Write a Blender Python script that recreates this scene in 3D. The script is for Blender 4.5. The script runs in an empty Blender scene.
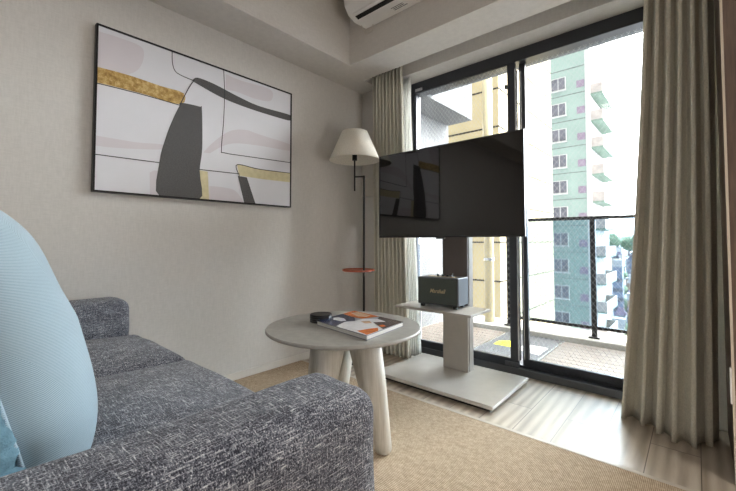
import bpy, bmesh, math, random
from mathutils import Vector, Matrix, noise
random.seed(7)
PI = math.pi
S = bpy.context.scene
C = S.collection

# ------------------------------------------------------------------ helpers
def root_loc(o):
    while o.parent: o = o.parent
    return Vector(o.location)

def obj(name, bm, m, parent=None, smooth=False, bevel=0, seg=2):
    me = bpy.data.meshes.new(name)
    if parent is not None:
        bmesh.ops.translate(bm, vec=-root_loc(parent), verts=bm.verts)
    bmesh.ops.recalc_face_normals(bm, faces=bm.faces)
    if smooth:
        for f in bm.faces: f.smooth = True
    bm.to_mesh(me); bm.free()
    for mm in (m if isinstance(m, (list, tuple)) else [m]): me.materials.append(mm)
    o = bpy.data.objects.new(name, me); C.objects.link(o)
    if parent is not None: o.parent = parent
    if bevel:
        b = o.modifiers.new('bevel', 'BEVEL'); b.width = bevel; b.segments = seg; b.limit_method = 'ANGLE'
        b.angle_limit = math.radians(40)
    return o

def thing(name, label, cat, loc=(0, 0, 0), group=None):
    o = bpy.data.objects.new(name, None); C.objects.link(o)
    o.empty_display_size = .1; o.location = loc
    o['label'] = label; o['category'] = cat
    if group: o['group'] = group
    return o

def tag(o, label, cat, group=None):
    o['label'] = label; o['category'] = cat
    if group: o['group'] = group
    return o

def struct(o, label=None):
    o['kind'] = 'structure'
    if label: o['label'] = label
    return o

def lab(o, label): o['label'] = label; return o

def dup(root, offset, label=None, group=None):
    r = root.copy(); C.objects.link(r); r.location = Vector(root.location) + Vector(offset)
    if label: r['label'] = label
    if group: r['group'] = group
    for ch in list(root.children):
        c = ch.copy(); C.objects.link(c); c.parent = r
        for g in list(ch.children):
            d = g.copy(); C.objects.link(d); d.parent = c
    return r

def box(bm, x0, x1, y0, y1, z0, z1, mi=0):
    vs = [bm.verts.new((x, y, z)) for x in (x0, x1) for y in (y0, y1) for z in (z0, z1)]
    for q in ((0, 1, 3, 2), (4, 6, 7, 5), (0, 4, 5, 1), (2, 3, 7, 6), (0, 2, 6, 4), (1, 5, 7, 3)):
        f = bm.faces.new([vs[i] for i in q]); f.material_index = mi
    return vs

def B(*a):
    bm = bmesh.new()
    for t in a: box(bm, *t)
    return bm

def tube(bm, pts, rad, n=16, cap=True, mi=0):
    rings = []
    P = [Vector(p) for p in pts]
    rr = rad if isinstance(rad, (list, tuple)) else [rad] * len(P)
    for i, p in enumerate(P):
        d = (P[min(i + 1, len(P) - 1)] - P[max(i - 1, 0)]).normalized()
        up = Vector((0, 0, 1)) if abs(d.z) < .95 else Vector((1, 0, 0))
        a = d.cross(up).normalized(); b = d.cross(a).normalized()
        rings.append([bm.verts.new(p + rr[i] * (math.cos(2 * PI * k / n) * a + math.sin(2 * PI * k / n) * b)) for k in range(n)])
    for r0, r1 in zip(rings, rings[1:]):
        for k in range(n):
            f = bm.faces.new((r0[k], r0[(k + 1) % n], r1[(k + 1) % n], r1[k])); f.material_index = mi
    if cap:
        for r in (rings[0], rings[-1]):
            f = bm.faces.new(r); f.material_index = mi

def lathe(bm, prof, c=(0, 0, 0), n=48, mi=0):
    rings = []
    for r, z in prof:
        if r < 1e-6: rings.append([bm.verts.new((c[0], c[1], c[2] + z))])
        else: rings.append([bm.verts.new((c[0] + r * math.cos(2 * PI * k / n), c[1] + r * math.sin(2 * PI * k / n), c[2] + z)) for k in range(n)])
    for a, b in zip(rings, rings[1:]):
        for k in range(n):
            k2 = (k + 1) % n
            if len(a) == 1 and len(b) == 1: continue
            if len(a) == 1: vs = (a[0], b[k], b[k2])
            elif len(b) == 1: vs = (a[k], b[0], a[k2])
            else: vs = (a[k], a[k2], b[k2], b[k])
            f = bm.faces.new(vs); f.material_index = mi

def soft(x0, x1, y0, y1, z0, z1, r, crown=0, n=22, wob=0, side=0):
    """rounded upholstered block"""
    bm = bmesh.new()
    bmesh.ops.create_cube(bm, size=2)
    bmesh.ops.subdivide_edges(bm, edges=bm.edges[:], cuts=n, use_grid_fill=True)
    h = Vector(((x1 - x0) / 2, (y1 - y0) / 2, (z1 - z0) / 2)); c = Vector(((x0 + x1) / 2, (y0 + y1) / 2, (z0 + z1) / 2))
    for v in bm.verts:
        # concentrate vertices towards the rounded edges
        q = Vector([math.sin(t * PI / 2) * .55 + t * .45 for t in v.co])
        p = Vector((q.x * h.x, q.y * h.y, q.z * h.z))
        i = Vector([max(-(h[k] - r), min(h[k] - r, p[k])) for k in range(3)])
        d = p - i
        if d.length > 1e-9: p = i + d.normalized() * r
        if q.z > 0: p.z += crown * (1 - q.x ** 2) * (1 - q.y ** 2) * q.z
        if side: p.y += side * (1 - q.x ** 2) * (1 - q.z ** 2) * q.y
        if wob: p += wob * noise.noise_vector((p + c) * 6)
        v.co = p + c
    return bm

def poly(bm, pts, mi=0):
    f = bm.faces.new([bm.verts.new(p) for p in pts]); f.material_index = mi; return f

# ------------------------------------------------------------------ materials
def nt(name):
    m = bpy.data.materials.new(name); m.use_nodes = True
    t = m.node_tree; b = t.nodes['Principled BSDF']
    return m, t, b
def N(t, typ, **k):
    n = t.nodes.new(typ)
    for a, v in k.items(): setattr(n, a, v)
    return n
def rgb(r, g, b):
    f = lambda c: (c / 255 / 12.92) if c <= 10 else ((c / 255 + .055) / 1.055) ** 2.4
    return (f(r), f(g), f(b), 1)
def coords(t, scale=(1, 1, 1), rot=(0, 0, 0), loc=(0, 0, 0)):
    tc = N(t, 'ShaderNodeTexCoord'); mp = N(t, 'ShaderNodeMapping')
    mp.inputs['Scale'].default_value = scale; mp.inputs['Rotation'].default_value = rot; mp.inputs['Location'].default_value = loc
    t.links.new(tc.outputs['Object'], mp.inputs['Vector']); return mp.outputs[0]
def noisetex(t, vec, scale, detail=3, rough=.5):
    n = N(t, 'ShaderNodeTexNoise'); n.inputs['Scale'].default_value = scale; n.inputs['Detail'].default_value = detail
    n.inputs['Roughness'].default_value = rough; t.links.new(vec, n.inputs['Vector']); return n.outputs['Fac']
def ramp(t, fac, *stops):
    r = N(t, 'ShaderNodeValToRGB'); e = r.color_ramp.elements
    while len(e) < len(stops): e.new(.5)
    for s, (p, c) in zip(e, stops): s.position = p; s.color = c
    t.links.new(fac, r.inputs[0]); return r.outputs[0]
def bump(t, b, h, s=.3, dist=.002):
    n = N(t, 'ShaderNodeBump'); n.inputs['Strength'].default_value = s; n.inputs['Distance'].default_value = dist
    t.links.new(h, n.inputs['Height']); t.links.new(n.outputs[0], b.inputs['Normal'])
def math_(t, op, a, b_=None):
    n = N(t, 'ShaderNodeMath', operation=op)
    for i, v in enumerate((a, b_)):
        if v is None: continue
        if isinstance(v, (int, float)): n.inputs[i].default_value = v
        else: t.links.new(v, n.inputs[i])
    return n.outputs[0]

def plain(name, col, rough=.5, metal=0, var=.06, scale=6, stretch=(1, 1, 1), bmp=0, spec=.5):
    m, t, b = nt(name)
    b.inputs['Roughness'].default_value = rough; b.inputs['Metallic'].default_value = metal
    b.inputs['Specular IOR Level'].default_value = spec
    f = noisetex(t, coords(t, stretch), scale, 4)
    lo = tuple(c * (1 - var) for c in col[:3]) + (1,); hi = tuple(min(1, c * (1 + var)) for c in col[:3]) + (1,)
    t.links.new(ramp(t, f, (.3, lo), (.7, hi)), b.inputs['Base Color'])
    if bmp: bump(t, b, noisetex(t, coords(t, stretch), scale * 8, 4), bmp)
    return m

def wood(name, c0, c1, axis='Y', rough=.4, scale=1, spec=.5):
    m, t, b = nt(name)
    st = {'X': (1.2, 14, 14), 'Y': (14, 1.2, 14), 'Z': (14, 14, 1.2)}[axis]
    v = coords(t, tuple(s * scale for s in st))
    f = noisetex(t, v, 1.6, 6, .62); g = noisetex(t, v, 9, 3)
    mx = math_(t, 'ADD', math_(t, 'MULTIPLY', f, .75), math_(t, 'MULTIPLY', g, .25))
    t.links.new(ramp(t, mx, (.36, c0), (.62, c1)), b.inputs['Base Color'])
    b.inputs['Roughness'].default_value = rough; b.inputs['Specular IOR Level'].default_value = spec
    bump(t, b, g, .12, .001); return m

def wallpaper(name, col):
    m, t, b = nt(name); b.inputs['Roughness'].default_value = .85; b.inputs['Specular IOR Level'].default_value = .2
    f = noisetex(t, coords(t, (60, 60, 9)), 3, 4); g = noisetex(t, coords(t, (9, 9, 60)), 3, 4)
    mx = math_(t, 'ADD', math_(t, 'MULTIPLY', f, .5), math_(t, 'MULTIPLY', g, .5))
    lo = tuple(c * .95 for c in col[:3]) + (1,); hi = tuple(min(1, c * 1.05) for c in col[:3]) + (1,)
    t.links.new(ramp(t, mx, (.38, lo), (.62, hi)), b.inputs['Base Color'])
    bump(t, b, mx, .12, .001); return m

def plank_mat():
    m, t, b = nt('oak_planks')
    tc = N(t, 'ShaderNodeTexCoord'); sp = N(t, 'ShaderNodeSeparateXYZ'); cb = N(t, 'ShaderNodeCombineXYZ')
    t.links.new(tc.outputs['Object'], sp.inputs[0])
    t.links.new(math_(t, 'ADD', sp.outputs[1], .17), cb.inputs[0])
    t.links.new(math_(t, 'ADD', sp.outputs[0], .54), cb.inputs[1])
    br = N(t, 'ShaderNodeTexBrick'); br.offset = .41; br.inputs['Scale'].default_value = 1
    br.inputs['Brick Width'].default_value = .92; br.inputs['Row Height'].default_value = .178
    br.inputs['Mortar Size'].default_value = .0022; br.inputs['Mortar Smooth'].default_value = .3; br.inputs['Bias'].default_value = 0
    br.inputs['Color1'].default_value = (0.15, .15, .15, 1); br.inputs['Color2'].default_value = (.85, .85, .85, 1)
    t.links.new(cb.outputs[0], br.inputs['Vector'])
    # per-plank offset of the grain
    cb2 = N(t, 'ShaderNodeCombineXYZ')
    t.links.new(math_(t, 'MULTIPLY', sp.outputs[0], 17), cb2.inputs[0]); t.links.new(math_(t, 'MULTIPLY', sp.outputs[1], 1.7), cb2.inputs[1])
    t.links.new(math_(t, 'MULTIPLY', br.outputs[0], 9), cb2.inputs[2])
    w = N(t, 'ShaderNodeTexWave'); w.inputs['Scale'].default_value = .35; w.inputs['Distortion'].default_value = 6; w.inputs['Detail'].default_value = 3
    w.inputs['Detail Scale'].default_value = .8
    t.links.new(cb2.outputs[0], w.inputs['Vector'])
    f = noisetex(t, cb2.outputs[0], 1.3, 6, .6)
    mx = math_(t, 'ADD', math_(t, 'MULTIPLY', f, .7), math_(t, 'MULTIPLY', w.outputs['Fac'], .3))
    mx2 = math_(t, 'ADD', mx, math_(t, 'MULTIPLY', math_(t, 'SUBTRACT', br.outputs[0], .5), .18))
    col = ramp(t, mx2, (.28, rgb(142, 128, 110)), (.5, rgb(172, 159, 142)), (.75, rgb(196, 185, 169)))
    mix = N(t, 'ShaderNodeMixRGB'); mix.inputs[2].default_value = rgb(92, 80, 68)
    t.links.new(br.outputs['Fac'], mix.inputs[0]); t.links.new(col, mix.inputs[1]); t.links.new(mix.outputs[0], b.inputs['Base Color'])
    b.inputs['Roughness'].default_value = .42; b.inputs['Specular IOR Level'].default_value = 1.0; b.inputs['Coat Weight'].default_value = .5; b.inputs['Coat Roughness'].default_value = .35
    bump(t, b, math_(t, 'SUBTRACT', mx, br.outputs['Fac']), .15, .001); return m

def tweed():
    m, t, b = nt('navy_tweed')
    fs = []
    for st in ((390, 34, 390), (34, 390, 390), (390, 390, 34)):
        n = noisetex(t, coords(t, st), 1, 2, .6); fs.append(n)
    a = math_(t, 'MAXIMUM', fs[0], fs[1]); a = math_(t, 'MAXIMUM', a, math_(t, 'SUBTRACT', fs[2], .03))
    fine = noisetex(t, coords(t), 330, 2, .7)
    big = noisetex(t, coords(t), 14, 3)
    s = math_(t, 'ADD', math_(t, 'MULTIPLY', a, .62), math_(t, 'MULTIPLY', fine, .3)); s = math_(t, 'ADD', s, math_(t, 'MULTIPLY', big, .08))
    t.links.new(ramp(t, s, (.46, rgb(38, 40, 50)), (.53, rgb(88, 91, 102)), (.59, rgb(150, 153, 161)), (.67, rgb(226, 227, 230))), b.inputs['Base Color'])
    b.inputs['Roughness'].default_value = .95; b.inputs['Specular IOR Level'].default_value = .15
    b.inputs['Sheen Weight'].default_value = .15
    bump(t, b, s, .8, .004); return m

def sisal():
    m, t, b = nt('sisal_weave')
    v = coords(t)
    outs = []
    for rz in (0, PI / 2):
        w = N(t, 'ShaderNodeTexWave'); w.inputs['Scale'].default_value = 55 if rz == 0 else 38; w.inputs['Distortion'].default_value = 1.2
        w.inputs['Detail'].default_value = 2; w.inputs['Detail Scale'].default_value = 3
        t.links.new(coords(t, rot=(0, 0, rz)), w.inputs['Vector']); outs.append(w.outputs['Fac'])
    a = math_(t, 'ADD', math_(t, 'MULTIPLY', outs[0], .5), math_(t, 'MULTIPLY', outs[1], .5))
    n = noisetex(t, v, 60, 3); s = math_(t, 'ADD', math_(t, 'MULTIPLY', a, .6), math_(t, 'MULTIPLY', n, .4))
    t.links.new(ramp(t, s, (.3, rgb(132, 114, 93)), (.5, rgb(180, 160, 136)), (.7, rgb(216, 198, 174))), b.inputs['Base Color'])
    b.inputs['Roughness'].default_value = .95; b.inputs['Specular IOR Level'].default_value = .15
    bump(t, b, s, .7, .003); return m

def stripes_mat(name, c0, c1, freq=150, ang=.5):
    m, t, b = nt(name)
    v = coords(t, rot=(0, ang, 0))
    w = N(t, 'ShaderNodeTexWave'); w.wave_type = 'BANDS'; w.bands_direction = 'X'; w.inputs['Scale'].default_value = freq / 6.3
    w.inputs['Distortion'].default_value = .6; w.inputs['Detail'].default_value = 1; t.links.new(v, w.inputs['Vector'])
    # zig-zag: mirror the direction in wide vertical bands
    v2 = coords(t, rot=(0, -ang - .55, 0)); w2 = N(t, 'ShaderNodeTexWave'); w2.inputs['Scale'].default_value = freq / 6.3; w2.inputs['Distortion'].default_value = .6
    t.links.new(v2, w2.inputs['Vector'])
    w3 = N(t, 'ShaderNodeTexWave'); w3.inputs['Scale'].default_value = 2.1; w3.wave_profile = 'SAW'; t.links.new(coords(t, rot=(0, -.22, 0)), w3.inputs['Vector'])
    sel = math_(t, 'GREATER_THAN', w3.outputs['Fac'], .5)
    mx = N(t, 'ShaderNodeMixRGB'); t.links.new(sel, mx.inputs[0]); t.links.new(w.outputs['Color'], mx.inputs[1]); t.links.new(w2.outputs['Color'], mx.inputs[2])
    bw = N(t, 'ShaderNodeRGBToBW'); t.links.new(mx.outputs[0], bw.inputs[0])
    s = math_(t, 'ADD', math_(t, 'MULTIPLY', bw.outputs[0], .8), math_(t, 'MULTIPLY', noisetex(t, coords(t), 300, 2), .2))
    t.links.new(ramp(t, s, (.1, c0), (.55, c1)), b.inputs['Base Color'])
    b.inputs['Roughness'].default_value = .9; b.inputs['Specular IOR Level'].default_value = .2; b.inputs['Sheen Weight'].default_value = .2
    bump(t, b, s, .3, .002); return m

def cloth(name, col, trans=0.0, rough=.9):
    m, t, b = nt(name); b.inputs['Roughness'].default_value = rough; b.inputs['Specular IOR Level'].default_value = .2
    f = noisetex(t, coords(t, (1, 1, .4)), 260, 3)
    lo = tuple(c * .9 for c in col[:3]) + (1,); hi = tuple(min(1, c * 1.08) for c in col[:3]) + (1,)
    cc = ramp(t, f, (.35, lo), (.65, hi)); t.links.new(cc, b.inputs['Base Color']); bump(t, b, f, .2, .001)
    if trans:
        tr = N(t, 'ShaderNodeBsdfTranslucent'); t.links.new(cc, tr.inputs[0]); mx = N(t, 'ShaderNodeMixShader'); mx.inputs[0].default_value = trans
        t.links.new(b.outputs[0], mx.inputs[1]); t.links.new(tr.outputs[0], mx.inputs[2])
        t.links.new(mx.outputs[0], t.nodes['Material Output'].inputs[0])
    return m

def sheer_mat():
    m, t, b = nt('sheer_voile'); b.inputs['Base Color'].default_value = (.9, .9, .88, 1); b.inputs['Roughness'].default_value = .9
    tr = N(t, 'ShaderNodeBsdfTranslucent'); tr.inputs[0].default_value = (.95, .95, .93, 1)
    tp = N(t, 'ShaderNodeBsdfTransparent')
    a = N(t, 'ShaderNodeMixShader'); a.inputs[0].default_value = .6; t.links.new(b.outputs[0], a.inputs[1]); t.links.new(tr.outputs[0], a.inputs[2])
    c = N(t, 'ShaderNodeMixShader'); f = noisetex(t, coords(t), 400, 1)
    t.links.new(ramp(t, f, (.4, (.15, .15, .15, 1)), (.6, (.4, .4, .4, 1))), c.inputs[0])
    t.links.new(a.outputs[0], c.inputs[1]); t.links.new(tp.outputs[0], c.inputs[2])
    t.links.new(c.outputs[0], t.nodes['Material Output'].inputs[0]); return m

def glass_mat(name, tint=(.97, .985, .98, 1), wires=False, opac=0, ocol=(.6, .7, .75, 1)):
    m, t, b = nt(name); out = t.nodes['Material Output']
    tp = N(t, 'ShaderNodeBsdfTransparent'); tp.inputs[0].default_value = tint
    gl = N(t, 'ShaderNodeBsdfGlossy'); gl.inputs['Roughness'].default_value = .02
    fr = N(t, 'ShaderNodeFresnel'); fr.inputs[0].default_value = 1.35
    mx = N(t, 'ShaderNodeMixShader'); t.links.new(fr.outputs[0], mx.inputs[0]); t.links.new(tp.outputs[0], mx.inputs[1]); t.links.new(gl.outputs[0], mx.inputs[2])
    last = mx.outputs[0]
    if opac:
        df = N(t, 'ShaderNodeBsdfDiffuse'); df.inputs[0].default_value = ocol
        m2 = N(t, 'ShaderNodeMixShader'); m2.inputs[0].default_value = opac; t.links.new(last, m2.inputs[1]); t.links.new(df.outputs[0], m2.inputs[2]); last = m2.outputs[0]
    if wires:
        tc = N(t, 'ShaderNodeTexCoord'); sp = N(t, 'ShaderNodeSeparateXYZ'); t.links.new(tc.outputs['Object'], sp.inputs[0])
        fac = None
        for sgn in (1, -1):
            s = math_(t, 'ADD', sp.outputs[0], math_(t, 'MULTIPLY', sp.outputs[2], .75 * sgn))
            q = math_(t, 'LESS_THAN', math_(t, 'FRACT', math_(t, 'MULTIPLY', s, 1 / .034)), .032)
            fac = q if fac is None else math_(t, 'MAXIMUM', fac, q)
        df = N(t, 'ShaderNodeBsdfPrincipled'); df.inputs['Base Color'].default_value = (.75, .76, .76, 1); df.inputs['Metallic'].default_value = .3; df.inputs['Roughness'].default_value = .4
        m3 = N(t, 'ShaderNodeMixShader'); t.links.new(math_(t, 'MULTIPLY', fac, .5), m3.inputs[0]); t.links.new(last, m3.inputs[1]); t.links.new(df.outputs[0], m3.inputs[2]); last = m3.outputs[0]
    t.links.new(last, out.inputs[0]); return m

M = {}
M['wall'] = wallpaper('greige_wallpaper', rgb(206, 203, 199))
M['ceil'] = wallpaper('ceiling_paper', rgb(206, 202, 197))
M['base'] = plain('white_baseboard', rgb(214, 210, 204), .5)
M['plank'] = plank_mat()
M['sisal'] = sisal()
M['tweed'] = tweed()
M['trim'] = plain('floor_trim', rgb(196, 188, 176), .5)
M['cloth_g'] = cloth('olive_grey_curtain', rgb(216, 212, 199), .05)
M['sheer'] = sheer_mat()
M['blackframe'] = plain('dark_anodised', rgb(58, 61, 67), .35, .3)
M['greyframe'] = plain('grey_aluminium', rgb(98, 101, 106), .35, .6)
M['silver'] = plain('bright_aluminium', rgb(205, 208, 212), .25, .8)
M['glass'] = glass_mat('wired_glass', wires=True)
M['railglass'] = glass_mat('tinted_rail_glass', tint=(.66, .74, .80, 1))
M['black'] = plain('black_metal', rgb(22, 22, 24), .4, .4)
M['blackp'] = plain('black_plastic', rgb(26, 26, 28), .45)
M['screen'] = plain('tv_screen', rgb(7, 7, 9), .04, 0, .02, spec=.8)
M['stand'] = plain('greige_melamine', rgb(170, 165, 158), .38, 0, .05, 12, (1, 1, 1))
M['standedge'] = plain('pale_edge_strip', rgb(214, 210, 203), .35)
M['standdark'] = plain('stand_upper_dark', rgb(92, 85, 82), .45)  # darker tone of the stand colour for the upper column
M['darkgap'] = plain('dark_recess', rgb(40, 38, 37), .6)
M['tabletop'] = plain('stone_look_top', rgb(158, 156, 150), .42, 0, .10, 30, (1, 1, 1))
M['whitewash'] = wood('whitewashed_ash', rgb(178, 172, 160), rgb(216, 212, 203), 'Z', .5)
M['shade'] = cloth('lamp_linen', rgb(246, 242, 232), .35)
M['copper'] = wood('red_wood_tray', rgb(140, 58, 34), rgb(196, 98, 62), 'X', .3)
M['white'] = plain('white_plastic', rgb(234, 233, 231), .35)
M['offwhite'] = plain('ivory_plastic', rgb(205, 200, 192), .4)
M['darkslot'] = plain('dark_slot', rgb(14, 14, 14), .7)
M['walnut'] = wood('brown_walnut', rgb(74, 58, 49), rgb(108, 88, 75), 'Z', .45)
M['oakedge'] = plain('pale_edge_band', rgb(200, 188, 172), .5)
M['canvas'] = plain('canvas_white', rgb(216, 216, 222), .6, 0, .02)
M['art_char'] = plain('charcoal_paint', rgb(84, 83, 84), .8, 0, .35, 220)
M['art_pink'] = plain('pale_mauve_paint', rgb(208, 202, 208), .7, 0, .02)
M['art_cream'] = plain('pale_gold_paint', rgb(206, 196, 158), .6, 0, .08, 30)
M['art_line'] = plain('ink_line', rgb(52, 52, 58), .7)
M['sky_pillow'] = stripes_mat('pale_blue_weave', rgb(138, 163, 180), rgb(176, 199, 213), 900, .9)
M['knit'] = plain('teal_blue_knit', rgb(104, 140, 158), .95, 0, .25, 40, bmp=.8)
M['grille'] = plain('dark_green_grille', rgb(62, 70, 66), .6, 0, .25, 500)
M['vinyl'] = plain('grey_black_vinyl', rgb(82, 84, 88), .45, 0, .1, 120)
M['brass'] = plain('brass', rgb(190, 160, 110), .3, .9)
M['logo'] = plain('cream_script', rgb(176, 158, 124), .4)

def gold_mat():
    m, t, b = nt('gold_leaf'); f = noisetex(t, coords(t, (1, 1, 1)), 40, 6, .7)
    t.links.new(ramp(t, f, (.35, rgb(146, 112, 58)), (.5, rgb(188, 154, 92)), (.68, rgb(226, 204, 150))), b.inputs['Base Color'])
    b.inputs['Roughness'].default_value = .45; b.inputs['Metallic'].default_value = .25; return m
M['gold'] = gold_mat()

# exterior
M['cream'] = plain('cream_cladding', rgb(176, 162, 128), .8, 0, .04, 3)
M['joint'] = plain('dark_joint', rgb(44, 40, 36), .9)
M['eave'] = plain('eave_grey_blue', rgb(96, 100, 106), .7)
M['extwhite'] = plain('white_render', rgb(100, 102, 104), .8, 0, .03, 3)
M['pipe'] = plain('cream_pipe', rgb(196, 184, 150), .5)
M['concrete'] = plain('pale_concrete', rgb(150, 148, 143), .85, 0, .08, 9)
M['deckgrey'] = plain('grey_deck', rgb(84, 84, 86), .8, 0, .08, 9)
M['deckwood'] = wood('weathered_deck', rgb(98, 88, 80), rgb(116, 106, 98), 'X', .7)
M['mint'] = plain('mint_tiles', rgb(146, 164, 156), .7, 0, .06, .6)
M['twhite'] = plain('tower_white', rgb(190, 190, 188), .8)
M['tpink'] = plain('tower_pink_brick', rgb(176, 168, 163), .85, 0, .15, 2)
M['tglass'] = plain('tower_window_glass', rgb(104, 104, 112), .6, 0, .25, .8)
M['tslab'] = plain('tower_slab_mint_bounce', rgb(118, 140, 128), .8, 0, .08, .8)  # green paints in the light reflected from the mint wall
M['tpatch'] = plain('tower_vent_mauve', rgb(138, 124, 140), .7, 0, .1, 1)
M['ground'] = plain('hazed_city_ground', rgb(140, 142, 148), .95, 0, .25, .03)  # lightened so the haze over the city sits in the colour
M['lead'] = plain('far_building_blue', rgb(142, 156, 172), .8)  # distance haze mixed into the wall colour
M['tree'] = plain('hazed_tree_green', rgb(112, 130, 108), .9, 0, .3, .5)  # green paled, distant haze painted into it
M['hill'] = plain('distant_hill', rgb(120, 136, 140), .95, 0, .1, .01)  # pale blue-grey tone has the horizon haze painted in

# ------------------------------------------------------------------ room shell
LX, WY, SZ, CZ = -2.375, 2.60, 2.36, 2.95      # left wall, window wall, soffit and ceiling heights
RX, BY = 1.7, -2.6
KX = .094                                      # side face of the walnut wall end
def st(name, bm, m, label=None, **k): return struct(obj(name, bm, m, **k), label)
st('floor', B((LX, RX, BY, WY + .10, -.1, 0)), M['plank'], 'oak plank floor')
st('wall_left', B((LX - .12, LX, BY, WY + .25, 0, CZ)), M['wall'], 'greige papered wall behind the framed picture')
st('wall_back', B((LX, RX, BY - .12, BY, 0, CZ)), M['wall'])
st('wall_right', B((RX, RX + .12, BY, 2.06, 0, CZ)), M['wall'])
st('wall_window_left', B((LX, -1.875, WY, WY + .25, 0, SZ + .6)), M['wall'], 'narrow greige wall beside the window behind the lamp')
st('wall_window_head', B((-1.875, KX, 2.525, WY + .25, 2.345, SZ + .6)), M['wall'], 'wall strip above the balcony window')
bm = B((KX + .006, RX, 2.06, 2.2, 0, CZ)); box(bm, KX + .012, KX + .09, 2.2, WY + .25, 0, CZ)
st('wall_walnut', bm, M['walnut'], 'brown walnut panelled wall end right of the curtain')
st('trim_1', B((KX - .002, KX + .006, 2.052, 2.068, 0, CZ)), M['oakedge'], 'pale vertical edge band of the walnut wall')
st('trim_2', B((KX + .002, KX + .012, 2.068, WY + .1, 0, CZ)), M['walnut'])
st('ceiling', B((LX - .12, RX + .12, BY - .12, WY + .3, CZ, CZ + .1)), M['ceil'], 'raised ceiling')
bm = B((LX, -2.055, BY, 2.10, SZ, CZ)); st('trim_3', bm, M['ceil'], 'lowered ceiling bulkhead along the picture wall')
bm = B((LX, RX, 2.10, 2.385, SZ, CZ)); box(bm, LX, KX, 2.385, 2.525, 2.47, CZ)
box(bm, LX, -2.16, 2.385, WY, SZ, 2.47)
st('trim_4', bm, M['ceil'], 'lowered ceiling beam carrying the air conditioner')
st('baseboard_left', B((LX, LX + .009, BY, WY, 0, .055)), M['base'], bevel=.002)
st('baseboard_window', B((LX + .009, -1.875, WY - .009, WY, 0, .055)), M['base'], bevel=.002)
st('trim_5', B((LX + .009, KX, 1.875, 1.897, 0, .007)), M['trim'], 'pale strip between carpet and plank floor')
o = obj('carpet', B((LX + .009, RX, BY, 1.875, 0, .006)), M['sisal'])
tag(o, 'beige woven sisal carpet under the sofa and round table', 'carpet')

# ------------------------------------------------------------------ window
WXL, WXR, Y0 = -1.875, .02, 2.70
st('wall_window_right', B((WXR, KX + .002, WY, WY + .25, 0, 2.345)), M['wall'], 'narrow wall strip between the window and the walnut wall')
fr = bmesh.new()
box(fr, WXL, WXR, Y0, Y0 + .11, 2.255, 2.345); box(fr, WXL, WXR, Y0, Y0 + .11, 0, .045)
box(fr, WXL, WXL + .02, Y0, Y0 + .11, .045, 2.255); box(fr, WXR - .03, WXR, Y0, Y0 + .11, .045, 2.255)
box(fr, WXL + .02, WXR - .03, Y0 + .045, Y0 + .052, .045, .06)
w = st('window_1', fr, M['blackframe'], 'black framed balcony window with two sliding sashes', bevel=.003)
def sash(x0, x1, y, name, lb, lw=.042, rw=.042, tz=2.25):
    f = bmesh.new(); d = .032
    box(f, x0, x0 + lw, y, y + d, .045, tz + .03); box(f, x1 - rw, x1, y, y + d, .045, tz + .03)
    box(f, x0 + .042, x1 - .042, y, y + d, tz, tz + .03); box(f, x0 + .042, x1 - .042, y, y + d, .045, .105)
    s = obj(name, f, M['blackframe'], w, bevel=.003); lab(s, lb)
    g = obj('pane', B((x0 + .04, x1 - .04, y + .013, y + .018, .1, tz + .005)), M['glass'], s); lab(g, 'wired glass pane')
    return s
s1 = sash(-1.853, -.968, Y0 + .008, 'sliding_sash', 'left sliding sash', .025, .055)
s2 = sash(-.955, WXR - .032, Y0 + .062, 'sliding_sash', 'right sliding sash', tz=2.272)
obj('edge_strip', B((-.968, -.958, Y0 + .004, Y0 + .04, .10, 2.2)), M['silver'], s1, bevel=.001)
obj('edge_strip', B((-.944, -.937, Y0 + .055, Y0 + .062, .10, 2.2)), M['silver'], s2, bevel=.001)
obj('sash_latch', B((-1.035, -1.020, Y0 - .012, Y0 + .008, 2.07, 2.10)), M['blackp'], s1, bevel=.003)
obj('bottom_track', B((-1.853, WXR - .03, Y0 - .008, Y0, .0, .05)), M['greyframe'], w, bevel=.003)
obj('sticker', B((-1.83, -1.755, Y0 - .003, Y0, 2.262, 2.288)), M['silver'], s1)
obj('roller', B((-1.06, -.965, Y0 - .006, Y0 + .008, .055, .085)), M['greyframe'], s1, bevel=.003)

# ------------------------------------------------------------------ balcony
st('balcony_floor', B((-2.26, 2.2, Y0 + .11, 4.2, -.2, .012)), M['concrete'], 'concrete balcony floor')
st('balcony_curb', B((-1.95, 2.2, 3.79, 4.20, .012, .07)), M['concrete'], 'raised concrete curb under the balcony railing', bevel=.006)
bm = bmesh.new()
y = Y0 + .13
for k in range(10):
    box(bm, -.92, 2.0, y + k * .092, y + k * .092 + .088, .012, .034)
    box(bm, -2.2, -1.46, y + k * .092, y + k * .092 + .088, .012, .034)
tag(obj('deck_boards', bm, M['deckwood'], bevel=.002), 'weathered pinkish wood boards covering the balcony floor', 'decking')
h = thing('escape_hatch', 'grey balcony escape hatch with yellow and white stickers', 'hatch', (-1.19, 3.3, .012))
obj('hatch_frame', B((-1.45, -1.44, y, 3.76, .012, .036), (-.935, -.925, y, 3.76, .012, .036), (-1.44, -.935, y, y + .01, .012, .036), (-1.44, -.935, 3.75, 3.76, .012, .036)), M['silver'], h)
obj('hatch_lid', B((-1.44, -.935, y + .01, 3.75, .012, .032)), M['deckgrey'], h)
def flatpoly(name, pts, z, m, parent):
    b = bmesh.new(); f = b.faces.new([b.verts.new((p[0], p[1], z)) for p in pts])
    r = bmesh.ops.extrude_face_region(b, geom=[f]); bmesh.ops.translate(b, vec=(0, 0, .0015), verts=[v for v in r['geom'] if isinstance(v, bmesh.types.BMVert)])
    return obj(name, b, m, parent)
M['yellow'] = plain('warning_yellow', rgb(236, 226, 20), .5)
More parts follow.
